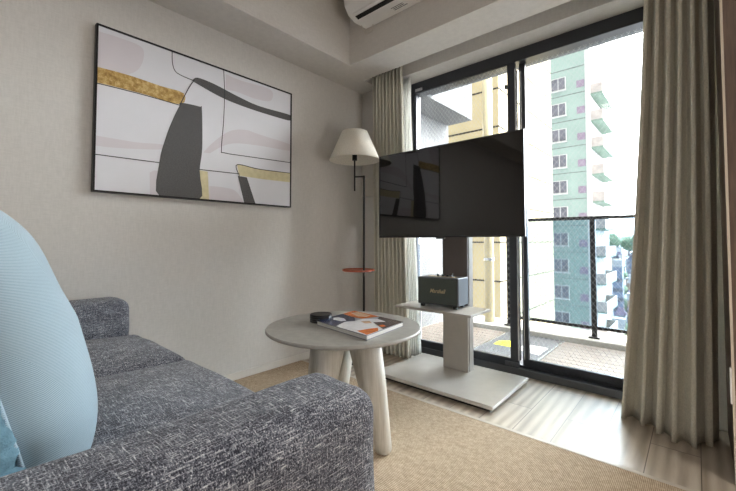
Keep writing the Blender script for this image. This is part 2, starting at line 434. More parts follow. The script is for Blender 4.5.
lab(flatpoly('sticker', [(-1.38, 3.25), (-1.22, 3.25), (-1.22, 3.38), (-1.30, 3.44), (-1.38, 3.38)], .032, M['yellow'], h), 'yellow sticker')
lab(flatpoly('sticker', [(-1.16, 3.22), (-.97, 3.17), (-.97, 3.42), (-1.16, 3.42)], .032, M['white'], h), 'white sticker')
b = bmesh.new()
for i in range(4): box(b, -1.13, -1.00, 3.25 + i * .035, 3.262 + i * .035, .0335, .0338)
obj('sticker_lines', b, M['deckgrey'], h)
# railing
r = thing('balcony_railing', 'black balcony railing with tinted glass infill panels', 'railing', (-.7, 3.915, .07))
obj('top_rail', B((-1.50, 2.2, 3.89, 3.94, 1.148, 1.178)), M['black'], r, bevel=.003)
obj('bottom_rail', B((-1.50, 2.2, 3.90, 3.93, .148, .176)), M['black'], r, bevel=.002)
for px in (-1.479, -.71, .22, 1.15):
    p = obj('post', B((px - .021, px + .021, 3.89, 3.94, .07, 1.148)), M['black'], r, bevel=.002)
    obj('post_foot', B((px - .045, px + .045, 3.87, 3.96, .07, .085)), M['black'], p, bevel=.002)
for x0, x1 in ((-1.458, -.731), (-.689, .199), (.241, 1.129)):
    obj('glass_panel', B((x0, x1, 3.912, 3.918, .176, 1.148)), M['railglass'], r)
# left end of the balcony
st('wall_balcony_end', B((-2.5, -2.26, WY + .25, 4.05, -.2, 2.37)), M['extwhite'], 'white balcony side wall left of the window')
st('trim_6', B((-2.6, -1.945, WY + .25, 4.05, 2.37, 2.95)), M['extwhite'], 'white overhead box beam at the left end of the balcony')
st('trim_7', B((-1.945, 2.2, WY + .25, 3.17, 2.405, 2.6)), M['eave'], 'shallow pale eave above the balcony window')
d = thing('downpipe', 'cream rainwater downpipe at the left end of the balcony', 'pipe', (-1.72, 3.96, -.2))
b = bmesh.new(); tube(b, [(-1.72, 3.96, -.2), (-1.72, 3.96, 4.5)], .052, 24); obj('pipe', b, M['pipe'], d, smooth=True)
for z in (.75, 2.05):
    b = bmesh.new(); tube(b, [(-1.72, 3.96, z - .015), (-1.72, 3.96, z + .015)], .058, 24); obj('pipe_clamp', b, M['silver'], d, bevel=.002)
b = bmesh.new(); tube(b, [(-1.72, 3.96, 1.35), (-1.72, 3.96, 1.45)], .060, 24); obj('pipe_socket', b, M['pipe'], d, smooth=True)

# neighbouring cream wing
nb = thing('neighbouring_building', 'cream panel clad building with dark joints beside the balcony', 'building', (-3.4, 7, -25))
nb_x, nb_y0, nb_y1 = -2.255, 5.6, 8.43
obj('wall', B((-4.6, nb_x, nb_y0, nb_y1, -25, 14)), M['cream'], nb)
b = bmesh.new()
z = .93 - .6 * 20
while z < 13.5:
    box(b, -4.61, nb_x + .012, nb_y0 - .006, nb_y0, z - .012, z + .012)
    box(b, nb_x, nb_x + .006, nb_y0, nb_y1 + .006, z - .010, z + .010)
    z += .6
for x in (): box(b, x - .01, x + .01, nb_y0 - .005, nb_y0, -25, 14)
obj('panel_joints', b, M['joint'], nb)

# ------------------------------------------------------------------ mint tower
tw = thing('apartment_tower', 'tall mint green apartment tower with stacked side balconies', 'building', (-11, 50, -25))
TX0, TX1, TX2, TY = -16.5, -9.0, -8.5, 47.0
obj('wall', B((TX0, TX1, TY, TY + 10, -25, 28)), M['mint'], tw)
lab(obj('wall_strip', B((TX1, TX2, TY - .05, TY + 10, -25, 28)), M['twhite'], tw), 'white vertical corner strip')
FL = 3.02
b = bmesh.new()
for i in range(18): box(b, TX0, TX1, TY - .03, TY, -24.5 + i * FL, -24.44 + i * FL)
obj('floor_joints', b, M['extwhite'], tw)
for i in range(17):
    z = 18.6 - FL * i
    if z < -24: break
    f = B((-12.55, -10.95, TY - .12, TY, z - .12, z), (-12.55, -10.95, TY - .12, TY, z + 1.35, z + 1.43), (-12.55, -12.47, TY - .12, TY, z, z + 1.35), (-11.03, -10.95, TY - .12, TY, z, z + 1.35), (-11.79, -11.71, TY - .1, TY, z, z + 1.35))
    box(f, -12.6, -10.9, TY - .35, TY, z - .2, z - .12)
    wn = obj('window', f, M['twhite'], tw)
    obj('pane', B((-12.47, -11.03, TY - .06, TY - .02, z, z + 1.35)), M['tglass'], wn)
    obj('vent_panel', B((-9.85, -9.05, TY - .05, TY, z - .2, z + .6)), M['tpatch'], tw)
    # side balcony
    zb = z - 1.15
    sl = obj('balcony_slab', B((TX2, -7.35, TY + .1, TY + 7, zb - .18, zb)), M['tslab'], tw)
    bp = B((-7.47, -7.35, TY + .1, TY + 7, zb, zb + 1.05), (TX2, -7.47, TY + .1, TY + .22, zb, zb + 1.05), (TX2, -7.47, TY + 6.88, TY + 7, zb, zb + 1.05))
    lab(obj('parapet', bp, M['tpink'], sl), 'pale pink brick parapet')
    obj('air_unit', B((-8.4, -7.75, TY + .5, TY + .95, zb + .05, zb + .75)), M['twhite'], sl)

# ------------------------------------------------------------------ city below
st('ground', B((-1500, 1500, 9, 3500, -25.5, -25)), M['ground'], 'streets far below')
house_cols = [('white', rgb(206, 206, 204)), ('pale beige', rgb(190, 182, 166)), ('light grey', rgb(168, 170, 174)), ('blue grey', rgb(134, 142, 160)), ('tan', rgb(160, 140, 122))]
hm = [plain('house_' + n.replace(' ', '_'), c, .85) for n, c in house_cols]
roofm = [plain('roof_slate', rgb(96, 98, 112), .8), plain('roof_pale', rgb(176, 176, 178), .8), plain('roof_violet', rgb(118, 106, 128), .8)]
def house(x, y, wx, wy, hh, k, rk, pitched):
    nm = 'house' if hh < 12 else 'apartment_block'
    lb = ('%s low house with %s roof in the city below the balcony' if hh < 12 else '%s mid-rise block with %s roof in the city below') % (house_cols[k][0], ('slate', 'pale', 'violet')[rk])
    t = thing(nm, lb, 'house' if hh < 12 else 'building', (x, y, -25), 'city buildings: ' + lb.split(' in the')[0])
    obj('wall', B((x - wx / 2, x + wx / 2, y - wy / 2, y + wy / 2, -25, -25 + hh)), hm[k], t)
    b = bmesh.new(); z = -25 + hh
    if pitched:
        e = .4; P = [(x - wx / 2 - e, y - wy / 2 - e, z), (x + wx / 2 + e, y - wy / 2 - e, z), (x + wx / 2 + e, y + wy / 2 + e, z), (x - wx / 2 - e, y + wy / 2 + e, z)]
        v = [b.verts.new(p) for p in P] + [b.verts.new((x - wx / 4, y, z + 2)), b.verts.new((x + wx / 4, y, z + 2))]
        for q in ((0, 1, 5, 4), (1, 2, 5), (2, 3, 4, 5), (3, 0, 4), (0, 3, 2, 1)): b.faces.new([v[i] for i in q])
    else:
        box(b, x - wx / 2 - .2, x + wx / 2 + .2, y - wy / 2 - .2, y + wy / 2 + .2, z, z + .5); box(b, x - 1.2, x + 1.2, y - 1, y + 1, z + .5, z + 2.2)
    obj('roof', b, roofm[rk], t)
    n = max(1, int(hh / 3)); 
    if y < 320:
        for i in range(n):
            wb = bmesh.new()
            for j in range(2): xx = x - wx / 4 + j * wx / 2; box(wb, xx - .7, xx + .7, y - wy / 2 - .06, y - wy / 2, -25 + i * 3 + 1, -25 + i * 3 + 2.2)
            for j in range(2): yy = y - wy / 4 + j * wy / 2; box(wb, x + wx / 2, x + wx / 2 + .06, yy - .7, yy + .7, -25 + i * 3 + 1, -25 + i * 3 + 2.2)
            obj('windows', wb, M['tglass'], t)
rnd = random.Random(3)
for row, yy in enumerate((104, 122, 142, 165, 192, 224, 262, 310, 370, 450, 560, 700)):
    nx = 6
    for k in range(nx):
        ratio = -.145 + (k + .5 + rnd.uniform(-.15, .15)) * .024
        x = ratio * yy; pitch = rnd.random() < .45
        big = rnd.random() < (.2 if yy < 300 else .5)
        wx = .018 * yy * rnd.uniform(.75, 1.0)
        house(x, yy + rnd.uniform(-3, 3), wx, min(11, wx * 1.3), rnd.uniform(13, 18) if big else rnd.uniform(5.5, 8.5), rnd.randrange(5), rnd.randrange(3), pitch and not big)
def blob_tree(x, y, z, s, lb, grp):
    t = thing('tree', lb, 'tree', (x, y, z), grp)
    b = bmesh.new(); tube(b, [(x, y, z), (x, y, z + s)], .08 * s, 8); obj('trunk', b, M['walnut'], t)
    b = bmesh.new(); bmesh.ops.create_icosphere(b, subdivisions=3, radius=1)
    for v in b.verts:
        v.co *= 1 + .35 * noise.noise(v.co * 2.3 + Vector((x, y, 0))); v.co = Vector((v.co.x * s * .8, v.co.y * s * .8, v.co.z * s * .75)) + Vector((x, y, z + s * 1.3))
    obj('crown', b, M['tree'], t, smooth=True)
for i in range(8):
    yy = (113, 153, 208, 285)[i % 4]; blob_tree((-.125 + (i // 4) * .075) * yy, yy, -25, rnd.uniform(2.5, 4), 'small haze-pale green tree between the houses below', 'trees between the houses')
for i in range(6):
    blob_tree(-112 + i * 22, (760, 800)[i % 2], -25, rnd.uniform(11, 13)*1.5, 'tall green tree in the belt on the horizon beyond the city', 'horizon trees')
t = thing('office_block', 'hazy blue grey office block rising above the horizon trees', 'building', (-60, 1000, -25))
obj('wall', B((-88, -50, 1000, 1030, -25, 42)), M['lead'], t); obj('roof_box', B((-78, -62, 1005, 1020, 42, 50)), M['lead'], t)
b = bmesh.new()
for i in range(40):
    x0 = -900 + i * 45; 
    for j in (0,): 
        h0 = 55 + 28 * noise.noise(Vector((i * .35, 0, 0))); h1 = 55 + 28 * noise.noise(Vector(((i + 1) * .35, 0, 0)))
        v = [b.verts.new(p) for p in ((x0, 2000, -25), (x0 + 45, 2000, -25), (x0 + 45, 2250, -25 + h1), (x0, 2250, -25 + h0), (x0, 2600, -25), (x0 + 45, 2600, -25))]
        b.faces.new(v[:4]); b.faces.new((v[3], v[2], v[5], v[4]))
tag(obj('hill', b, M['hill']), 'low hazy hills along the horizon', 'hill')

# ------------------------------------------------------------------ curtains
def drape(name, top, bot, folds, amp_t, amp_b, z0, z1, m, ns=40, seg=260, phase=0, off=.0):
    """top / bot: polylines (x,y); folds waves along them"""
    def along(pl, t):
        L = [0]
        for a, b in zip(pl, pl[1:]): L.append(L[-1] + math.hypot(b[0] - a[0], b[1] - a[1]))
        s = t * L[-1]
        for i in range(len(pl) - 1):
            if s <= L[i + 1] + 1e-9:
                k = (s - L[i]) / max(1e-9, L[i + 1] - L[i]); return (pl[i][0] + (pl[i + 1][0] - pl[i][0]) * k, pl[i][1] + (pl[i + 1][1] - pl[i][1]) * k)
        return pl[-1]
    bm = bmesh.new(); rows = []
    for j in range(ns + 1):
        s = j / ns; row = []
        for i in range(seg + 1):
            t = i / seg
            a = along(top, t); c = along(bot, t)
            e = s ** 1.3
            x = a[0] * (1 - e) + c[0] * e; yy = a[1] * (1 - e) + c[1] * e
            amp = amp_t * (1 - s) + amp_b * s
            ph = 2 * PI * folds * t + phase + .7 * noise.noise(Vector((t * 4, s * 1.4, off))) * s
            wv = math.sin(ph); am = amp * (1 + .35 * noise.noise(Vector((t * 7, s * .8, 3 + off))))
            yy -= am * (math.copysign(abs(wv) ** .8, wv)); x += .35 * amp * math.sin(2 * ph)
            zz = z1 + (z0 - z1) * s 
            row.append(bm.verts.new((x, yy, zz)))
        rows.append(row)
    for r0, r1 in zip(rows, rows[1:]):
        for i in range(seg): bm.faces.new((r0[i], r0[i + 1], r1[i + 1], r1[i]))
    o = obj(name, bm, m, smooth=True)
    sd = o.modifiers.new('thick', 'SOLIDIFY'); sd.thickness = .0018
    return o
rc = drape('curtain', [(-.172, 2.462), (.078, 2.462)], [(-.325, 2.47), (-.2, 2.43), (-.13, 2.36), (-.065, 2.315), (-.005, 2.36), (.045, 2.43)], 5.6, .042, .050, .0006, 2.44, M['cloth_g'], phase=.4)
tag(rc, 'floor-length olive grey pleated curtain at the right end of the window', 'curtain')
lc = drape('curtain', [(-2.11, 2.478), (-1.80, 2.478)], [(-2.08, 2.478), (-1.735, 2.478)], 8.3, .030, .034, .012, 2.43, M['cloth_g'], phase=1.2, off=5)
tag(lc, 'olive grey pleated curtain gathered left of the television', 'curtain')
sh = drape('sheer_curtain', [(-1.875, 2.555), (-1.785, 2.555)], [(-1.80, 2.565), (-1.70, 2.565)], 5.5, .012, .018, .012, 2.335, M['sheer'], phase=.3, off=9)
tag(sh, 'white translucent sheer curtain between the left drape and the glass', 'curtain')
t = thing('curtain_rail', 'slim dark curtain rail above the gathered curtains', 'rail', (-1, 2.46, 2.45))
obj('rail', B((-2.14, .07, 2.445, 2.475, 2.445, 2.47)), M['white'], t, bevel=.002)
for i in range(9):
    b = bmesh.new(); tube(b, [(-2.10 + i * .036, 2.44, 2.385), (-2.10 + i * .036, 2.44, 2.445)], .0035, 8); obj('hook', b, M['blackp'], t)

# ------------------------------------------------------------------ picture
pf = thing('framed_picture', 'large abstract painting in a thin black frame on the left wall', 'picture', (LX, 1.12, 1.65))
PX = -2.345
py0, py1, pz0, pz1 = .488, 1.748, 1.208, 2.100
fb = bmesh.new()
for q in ((py0, py0 + .009, pz0, pz1), (py1 - .009, py1, pz0, pz1), (py0 + .009, py1 - .009, pz0, pz0 + .009), (py0 + .009, py1 - .009, pz1 - .009, pz1)):
    box(fb, LX + .001, PX + .006, *q)
obj('frame', fb, M['black'], pf)
cb = bmesh.new(); box(cb, LX + .004, PX, py0 + .009, py1 - .009, pz0 + .009, pz1 - .009, 0)
cm = [M['canvas'], M['gold'], M['art_char'], M['art_pink'], M['art_cream'], M['art_line']]
ly = [0]
def art(pts, mi, lift=1):
    ly[0] += 1
    x = PX + .0004 * lift + .00001 * ly[0]
    cl = [(max(py0 + .0095, min(py1 - .0095, a)), max(pz0 + .0095, min(pz1 - .0095, b))) for a, b in pts]
    poly(cb, [(x, a, b) for a, b in cl], mi)
def line(pts, w=.005):
    for (a, b), (c, d) in zip(pts, pts[1:]):
        L = math.hypot(c - a, d - b) or 1; nx, nz = -(d - b) / L * w / 2, (c - a) / L * w / 2; ex, ez = (c - a) / L * w * .3, (d - b) / L * w * .3
        art([(a + nx - ex, b + nz - ez), (c + nx + ex, d + nz + ez), (c - nx + ex, d - nz + ez), (a - nx - ex, b - nz - ez)], 5, 4)
def smooth_pts(p, n=6):
    o = []
    for i in range(len(p) - 1):
        P0, P1, P2, P3 = p[max(0, i - 1)], p[i], p[i + 1], p[min(len(p) - 1, i + 2)]
        for k in range(n):
            s = k / n; o.append(tuple(.5 * (2 * P1[j] + (P2[j] - P0[j]) * s + (2 * P0[j] - 5 * P1[j] + 4 * P2[j] - P3[j]) * s * s + (3 * P1[j] - P0[j] - 3 * P2[j] + P3[j]) * s ** 3) for j in (0, 1)))
    return o + [p[-1]]
art(smooth_pts([(.49, 2.059), (.597, 2.064), (.70, 2.055), (.713, 1.995), (.687, 1.921), (.633, 1.874), (.58, 1.87), (.49, 1.868)]), 3)
art(smooth_pts([(1.207, 2.072), (1.322, 2.064), (1.557, 2.074), (1.558, 1.99), (1.428, 1.969), (1.289, 1.975), (1.208, 1.966)]), 3)
art(smooth_pts([(1.064, 1.515), (1.136, 1.602), (1.244, 1.694), (1.36, 1.727), (1.467, 1.718), (1.75, 1.697), (1.75, 1.651), (1.468, 1.637), (1.294, 1.619), (1.198, 1.584), (1.107, 1.517)]), 3)
art(smooth_pts([(.49, 1.503), (.587, 1.503), (.695, 1.505), (.82, 1.518), (.82, 1.49), (.674, 1.465), (.548, 1.451), (.49, 1.451)]), 3)
art([(.756, 1.343), (.779, 1.359), (.83, 1.358), (.83, 1.2), (.76, 1.2)], 3)
art(smooth_pts([(1.105, 1.304), (1.201, 1.306), (1.282, 1.293), (1.339, 1.234), (1.34, 1.2), (1.106, 1.2)]), 3)
art(smooth_pts([(.49, 1.868), (.644, 1.872), (.806, 1.863), (.936, 1.859), (.920, 1.785), (.736, 1.788), (.582, 1.787), (.49, 1.784)], 3), 1, 2)
art([(1.296, 1.476), (1.47, 1.468), (1.75, 1.477), (1.75, 1.404), (1.508, 1.398), (1.313, 1.399)], 4, 2)
art([(1.04, 1.397), (1.094, 1.396), (1.106, 1.2), (1.035, 1.2)], 4, 2)
art(smooth_pts([(.914, 1.778), (.925, 1.797), (1.035, 1.803), (1.05, 1.79), (1.056, 1.542), (1.042, 1.396), (1.045, 1.2), (.808, 1.2), (.807, 1.416), (.836, 1.554), (.872, 1.671), (.914, 1.778)], 4), 2, 3)
art(smooth_pts([(.988, 1.955), (1.019, 1.984), (1.13, 1.978), (1.289, 1.947), (1.465, 1.924), (1.75, 1.928), (1.75, 1.886), (1.54, 1.881), (1.324, 1.888), (1.162, 1.907), (.995, 1.95)], 4), 2, 3)
art([(1.303, 1.397), (1.371, 1.394), (1.440, 1.2), (1.352, 1.2)], 2, 3)
for l in ([(.865, 2.094), (.868, 2.025), (.884, 1.981), (.919, 1.965), (.995, 1.957)], [(.49, 1.78), (.582, 1.782), (.736, 1.783), (.914, 1.778)],
          [(.914, 1.778), (.947, 1.857), (.973, 1.916), (1.0, 1.964)], [(1.191, 2.094), (1.199, 1.933), (1.195, 1.75), (1.183, 1.56), (1.205, 1.537), (1.397, 1.543), (1.75, 1.557)],
          [(.49, 1.403), (.631, 1.405), (.804, 1.408)], [(1.04, 1.402), (1.169, 1.406), (1.313, 1.411)], [(1.313, 1.399), (1.296, 1.472), (1.47, 1.466), (1.75, 1.475)]):
    line(smooth_pts(l))
o = obj('canvas', cb, cm, pf)
for p in o.data.polygons:
    pass

# ------------------------------------------------------------------ air conditioner
ac = thing('air_conditioner', 'white wall-mounted air conditioner on the ceiling beam', 'air conditioner', (-1.47, 2.10, 2.56))
prof = [(2.098, 2.585), (1.965, 2.578), (1.90, 2.60), (1.862, 2.65), (1.852, 2.71), (1.852, 2.83), (1.87, 2.865), (1.90, 2.872), (2.098, 2.872)]
b = bmesh.new(); xa, xb = -1.875, -1.075
ra = [b.verts.new((xa, yy, zz)) for yy, zz in prof]; rb = [b.verts.new((xb, yy, zz)) for yy, zz in prof]
b.faces.new(ra); b.faces.new(rb)
for i in range(len(prof)): j = (i + 1) % len(prof); b.faces.new((ra[i], ra[j], rb[j], rb[i]))
obj('housing', b, M['white'], ac, bevel=.004)
b = bmesh.new()
def strip(bm, y0, z0, y1, z1, x0, x1, th):
    d = Vector((0, y1 - y0, z1 - z0)).normalized(); n = Vector((0, -d.z, d.y)) * -th if False else Vector((0, d.z, -d.y)) * th
    P = [Vector((x0, y0, z0)), Vector((x1, y0, z0)), Vector((x1, y1, z1)), Vector((x0, y1, z1))]
    v = [bm.verts.new(p) for p in P] + [bm.verts.new(p - n) for p in P]
    for q in ((0, 1, 2, 3), (4, 5, 6, 7), (0, 1, 5, 4), (1, 2, 6, 5), (2, 3, 7, 6), (3, 0, 4, 7)): bm.faces.new([v[i] for i in q])
strip(b, 1.955, 2.5795, 1.925, 2.5885, xa + .05, xb - .05, .004)
obj('air_outlet', b, M['darkslot'], ac)
b = bmesh.new(); strip(b, 1.918, 2.5915, 1.902, 2.598, xa + .045, xb - .045, .005); strip(b, 1.898, 2.6, 1.866, 2.644, xa + .045, xb - .045, .005)
obj('air_flap', b, M['white'], ac, bevel=.001)
b = bmesh.new()
for x0, w_, yy in ((-1.56, .035, 2.03), (-1.52, .05, 2.03), (-1.56, .11, 2.045), (-1.57, .10, 2.015)):
    box(b, x0, x0 + w_, yy, yy + .005, 2.5795, 2.581)
obj('print_marks', b, M['greyframe'], ac)
obj('label_sticker', B((-1.38, -1.30, 2.01, 2.06, 2.579, 2.5815)), M['greyframe'], ac)
b = bmesh.new(); tube(b, [(-1.865, 2.03, 2.585), (-1.865, 2.08, 2.535), (-1.80, 2.085, 2.54), (-1.79, 2.08, 2.585)], .004, 8); obj('mount_bracket', b, M['offwhite'], ac)

# ------------------------------------------------------------------ TV stand + TV
ts = thing('television_stand', 'greige floor television stand with flat base and small shelf', 'stand', (-1.27, 2.29, .0))
obj('base', B((-1.69, -.86, 2.0, 2.585, .018, .04)), M['stand'], ts, bevel=.002)
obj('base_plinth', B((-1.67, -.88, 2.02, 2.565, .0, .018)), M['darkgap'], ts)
obj('base_edge', B((-1.692, -.858, 1.9975, 2.0, .022, .037), (-.86, -.8575, 2.0, 2.585, .022, .037)), M['standedge'], ts)
cl = obj('column', B((-1.395, -1.2, 2.40, 2.415, .04, .482)), M['stand'], ts, bevel=.0015); lab(cl, 'greige front panel of the column')
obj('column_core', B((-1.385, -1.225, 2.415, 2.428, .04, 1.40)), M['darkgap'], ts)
obj('column_back', B((-1.395, -1.2, 2.428, 2.485, .04, 1.42)), M['stand'], ts, bevel=.0015)
lab(obj('column_front', B((-1.395, -1.2, 2.40, 2.415, .50, 1.42)), M['standdark'], ts, bevel=.0015), 'upper front of the column, darker than the lower front')
obj('shelf', B((-1.61, -1.035, 2.11, 2.40, .482, .498)), M['stand'], ts, bevel=.0015)
obj('bracket', B((-1.45, -1.15, 2.30, 2.40, 1.1, 1.4), (-1.6, -1.0, 2.27, 2.30, 1.12, 1.16), (-1.6, -1.0, 2.27, 2.30, 1.36, 1.40)), M['black'], ts)

tv = thing('television', 'large flat black television mounted on the greige stand', 'television', (-1.3, 2.25, .97))
tx0, tx1, tz0, tz1 = -1.855, -.75, .975, 1.612
obj('housing', B((tx0, tx1, 2.236, 2.252, tz0, tz1), (tx0 + .15, tx1 - .15, 2.252, 2.27, tz0 + .05, tz1 - .15)), M['blackp'], tv, bevel=.002)
b = bmesh.new()
for q in ((tx0, tx0 + .006, tz0, tz1), (tx1 - .006, tx1, tz0, tz1), (tx0, tx1, tz0, tz0 + .012), (tx0, tx1, tz1 - .006, tz1)): box(b, q[0], q[1], 2.228, 2.236, q[2], q[3])
obj('bezel', b, M['blackp'], tv, bevel=.001)
obj('screen', B((tx0 + .006, tx1 - .006, 2.231, 2.2355, tz0 + .012, tz1 - .006)), M['screen'], tv)
obj('sensor_bar', B((-1.345, -1.285, 2.226, 2.25, tz0 - .01, tz0 + .004)), M['blackp'], tv, bevel=.002)
obj('side_strip', B((tx1, tx1 + .0025, 2.229, 2.25, tz0, tz1)), M['greyframe'], tv)

# ------------------------------------------------------------------ speaker
def text_obj(name, body, size, m, parent, origin, xdir, zdir, depth=.001, shear=0, width=None):
    cu = bpy.data.curves.new(name, 'FONT'); cu.body = body; cu.size = size; cu.extrude = depth; cu.shear = shear; cu.align_x = 'CENTER'; cu.align_y = 'CENTER'; cu.offset = .0004
    tmp = bpy.data.objects.new(name, cu); C.objects.link(tmp)
    bpy.context.view_layer.update()
    me = bpy.data.meshes.new_from_object(tmp.evaluated_get(bpy.context.evaluated_depsgraph_get()))
    bpy.data.objects.remove(tmp); bm = bmesh.new(); bm.from_mesh(me)
    X = Vector(xdir).normalized(); Z = Vector(zdir).normalized(); Y_ = X.cross(Z)
    sx = 1 if not width else width / max(1e-6, max(v.co.x for v in bm.verts) - min(v.co.x for v in bm.verts))
    for v in bm.verts: v.co = Vector(origin) + X * v.co.x * sx + Z * v.co.y + Y_ * (-v.co.z)
    return obj(name, bm, m, parent)
sp = thing('speaker', 'boxy dark speaker with cream script lettering on the stand shelf', 'speaker', (-1.33, 2.28, .498))
rz = .10
def rot_speaker(o):
    me = o.data; c = Vector((0, 0, 0)); R_ = Matrix.Rotation(rz, 4, 'Z'); me.transform(R_)
def L(x0, x1, y0, y1, z0, z1):   # speaker-local box relative to (-1.33,2.28,.498)
    return (-1.33 + x0, -1.33 + x1, 2.28 + y0, 2.28 + y1, .498 + z0, .498 + z1)
rot_speaker(obj('cabinet', B(L(-.149, .149, -.075, .105, .018, .205)), M['vinyl'], sp, bevel=.006, seg=3))
rot_speaker(obj('grille', B(L(-.138, .138, -.0785, -.074, .027, .196)), M['grille'], sp, bevel=.002))
b = bmesh.new()
for q in ((-.1405, -.138, .0245, .1985), (.138, .1405, .0245, .1985)): box(b, *L(q[0], q[1], -.079, -.074, q[2], q[3]))
for q in ((.0245, .027), (.196, .1985)): box(b, *L(-.138, .138, -.079, -.074, q[0], q[1]))
rot_speaker(obj('grille_piping', b, M['blackp'], sp))
lg = text_obj('script_lettering', 'Marshall', .038, M['logo'], sp, (-1.33, 2.28 - .0805, .498 + .112), (1, 0, 0), (0, 0, 1), .0006, .35, .115); rot_speaker(lg)
rot_speaker(obj('control_panel', B(L(-.09, .1, -.03, .03, .205, .2075)), M['brass'], sp))
for i in range(4):
    b = bmesh.new(); lathe(b, [(0, 0), (.009, 0), (.008, .014), (0, .014)], (-1.33 - .03 + i * .035, 2.28, .498 + .2075), 16); rot_speaker(obj('knob', b, M['silver'] if i == 3 else M['blackp'], sp))
b = bmesh.new(); tube(b, [(-1.25, 2.28, .705), (-1.25, 2.28, .73)], .004, 10); rot_speaker(obj('switch_lever', b, M['silver'], sp))
for sx in (-1, 1):
    for sy in (-1, 1): rot_speaker(obj('foot', B(L(sx * .12 - .012, sx * .12 + .012, sy * .055 - .012, sy * .055 + .012, 0, .018)), M['blackp'], sp))

# ------------------------------------------------------------------ floor lamp
fl = thing('floor_lamp', 'black floor lamp with cream cone shade and round red tray', 'lamp', (-1.99, 2.2, 0))
b = bmesh.new(); lathe(b, [(0, 0), (.125, 0), (.125, .012), (.115, .018), (0, .018)], (-1.99, 2.2, .0)); obj('lamp_base', b, M['black'], fl)
b = bmesh.new(); tube(b, [(-1.99, 2.2, .018), (-1.99, 2.2, 1.475)], .0085, 16); obj('pole', b, M['black'], fl, smooth=False)
sc = (-2.052, 2.157)
b = bmesh.new(); tube(b, [(-1.99, 2.2, 1.467), (sc[0], sc[1], 1.467)], .006, 12); obj('arm', b, M['black'], fl)
b = bmesh.new(); tube(b, [(sc[0], sc[1], 1.352), (sc[0], sc[1], 1.62)], .0065, 12); obj('stem', b, M['black'], fl)
b = bmesh.new(); lathe(b, [(0, 0), (.02, 0), (.02, .05), (0, .05)], (sc[0], sc[1], 1.60), 20); obj('bulb_holder', b, M['black'], fl)
b = bmesh.new(); lathe(b, [(.018, .05), (.032, .09), (.03, .12), (.015, .14), (0, .143)], (sc[0], sc[1], 1.60), 20); obj('bulb', b, M['white'], fl, smooth=True)
b = bmesh.new(); lathe(b, [(.205, 1.600), (.104, 1.832)], (sc[0], sc[1], 0), 64)
s = obj('lamp_shade', b, M['shade'], fl, smooth=True); sd = s.modifiers.new('t', 'SOLIDIFY'); sd.thickness = .002
b = bmesh.new()
for a in range(3):
    an = a * 2 * PI / 3; tube(b, [(sc[0], sc[1], 1.79), (sc[0] + .105 * math.cos(an), sc[1] + .105 * math.sin(an), 1.822)], .0015, 6)
tube(b, [(sc[0], sc[1], 1.65), (sc[0], sc[1], 1.80)], .002, 6)
obj('shade_fitting', b, M['black'], s)
b = bmesh.new(); lathe(b, [(0, 0), (.12, 0), (.130, .004), (.130, .016), (.126, .016), (.124, .007), (0, .007)], (-2.035, 2.185, .708), 48)
lab(obj('tray', b, M['copper'], fl), 'round red wood tray')
# wall plates by the window corner
o = obj('intercom_panel', B((-2.31, -2.19, WY - .035, WY, 1.365, 1.53)), M['offwhite'], bevel=.003); tag(o, 'pale rectangular wall unit behind the lamp pole', 'wall unit')
b = B((-2.368, -2.326, WY - .012, WY, 1.365, 1.54)); o = obj('switch_plate', b, M['white'], bevel=.002); tag(o, 'narrow white switch plate in the wall corner behind the lamp pole', 'switch')
obj('switch_button', B((-2.360, -2.334, WY - .016, WY - .012, 1.41, 1.49)), M['white'], o, bevel=.001)
o = obj('strike_plate', B((KX - .008, KX - .002, 2.052, 2.068, .31, .45)), M['white'], bevel=.002); tag(o, 'small white plate low on the walnut wall edge', 'plate')

# ------------------------------------------------------------------ coffee table
TC = (-1.235, 1.228)
ct = thing('coffee_table', 'round pale coffee table with three fat tapered legs', 'table', (TC[0], TC[1], .006))
b = bmesh.new(); lathe(b, [(0, .540), (.335, .540), (.349, .546), (.353, .550), (.353, .556), (.350, .56), (0, .56)], (TC[0], TC[1], 0), 96)
obj('tabletop', b, M['tabletop'], ct)
for a in (28, 148, 268):
    a = math.radians(a); dx, dy = math.cos(a), math.sin(a)
    b = bmesh.new()
    P = [Vector((TC[0] + dx * r_, TC[1] + dy * r_, z)) for r_, z in ((.186, .006), (.186, .012), (.184, .03), (.138, .28), (.088, .54))]
    tube(b, P, [.028, .035, .039, .062, .080], 32)
    obj('leg', b, M['whitewash'], ct, smooth=True)
# coasters
CO = [(-1.372, 1.206), (-1.370, 1.205), (-1.374, 1.207), (-1.371, 1.206)]
words = ['bottom of the stack', 'second from the bottom of the stack', 'third from the bottom of the stack', 'topmost of the stack']
for i, (x, yy) in enumerate(CO):
    b = bmesh.new(); lathe(b, [(0, 0), (.050, 0), (.053, .002), (.053, .0075), (.051, .0095), (.046, .0095), (.044, .008), (0, .008)], (x, yy, .56 + i * .0095), 40)
    tag(obj('coaster', b, M['blackp']), 'round black coaster on the coffee table, ' + words[i], 'coaster', 'stack of black coasters')
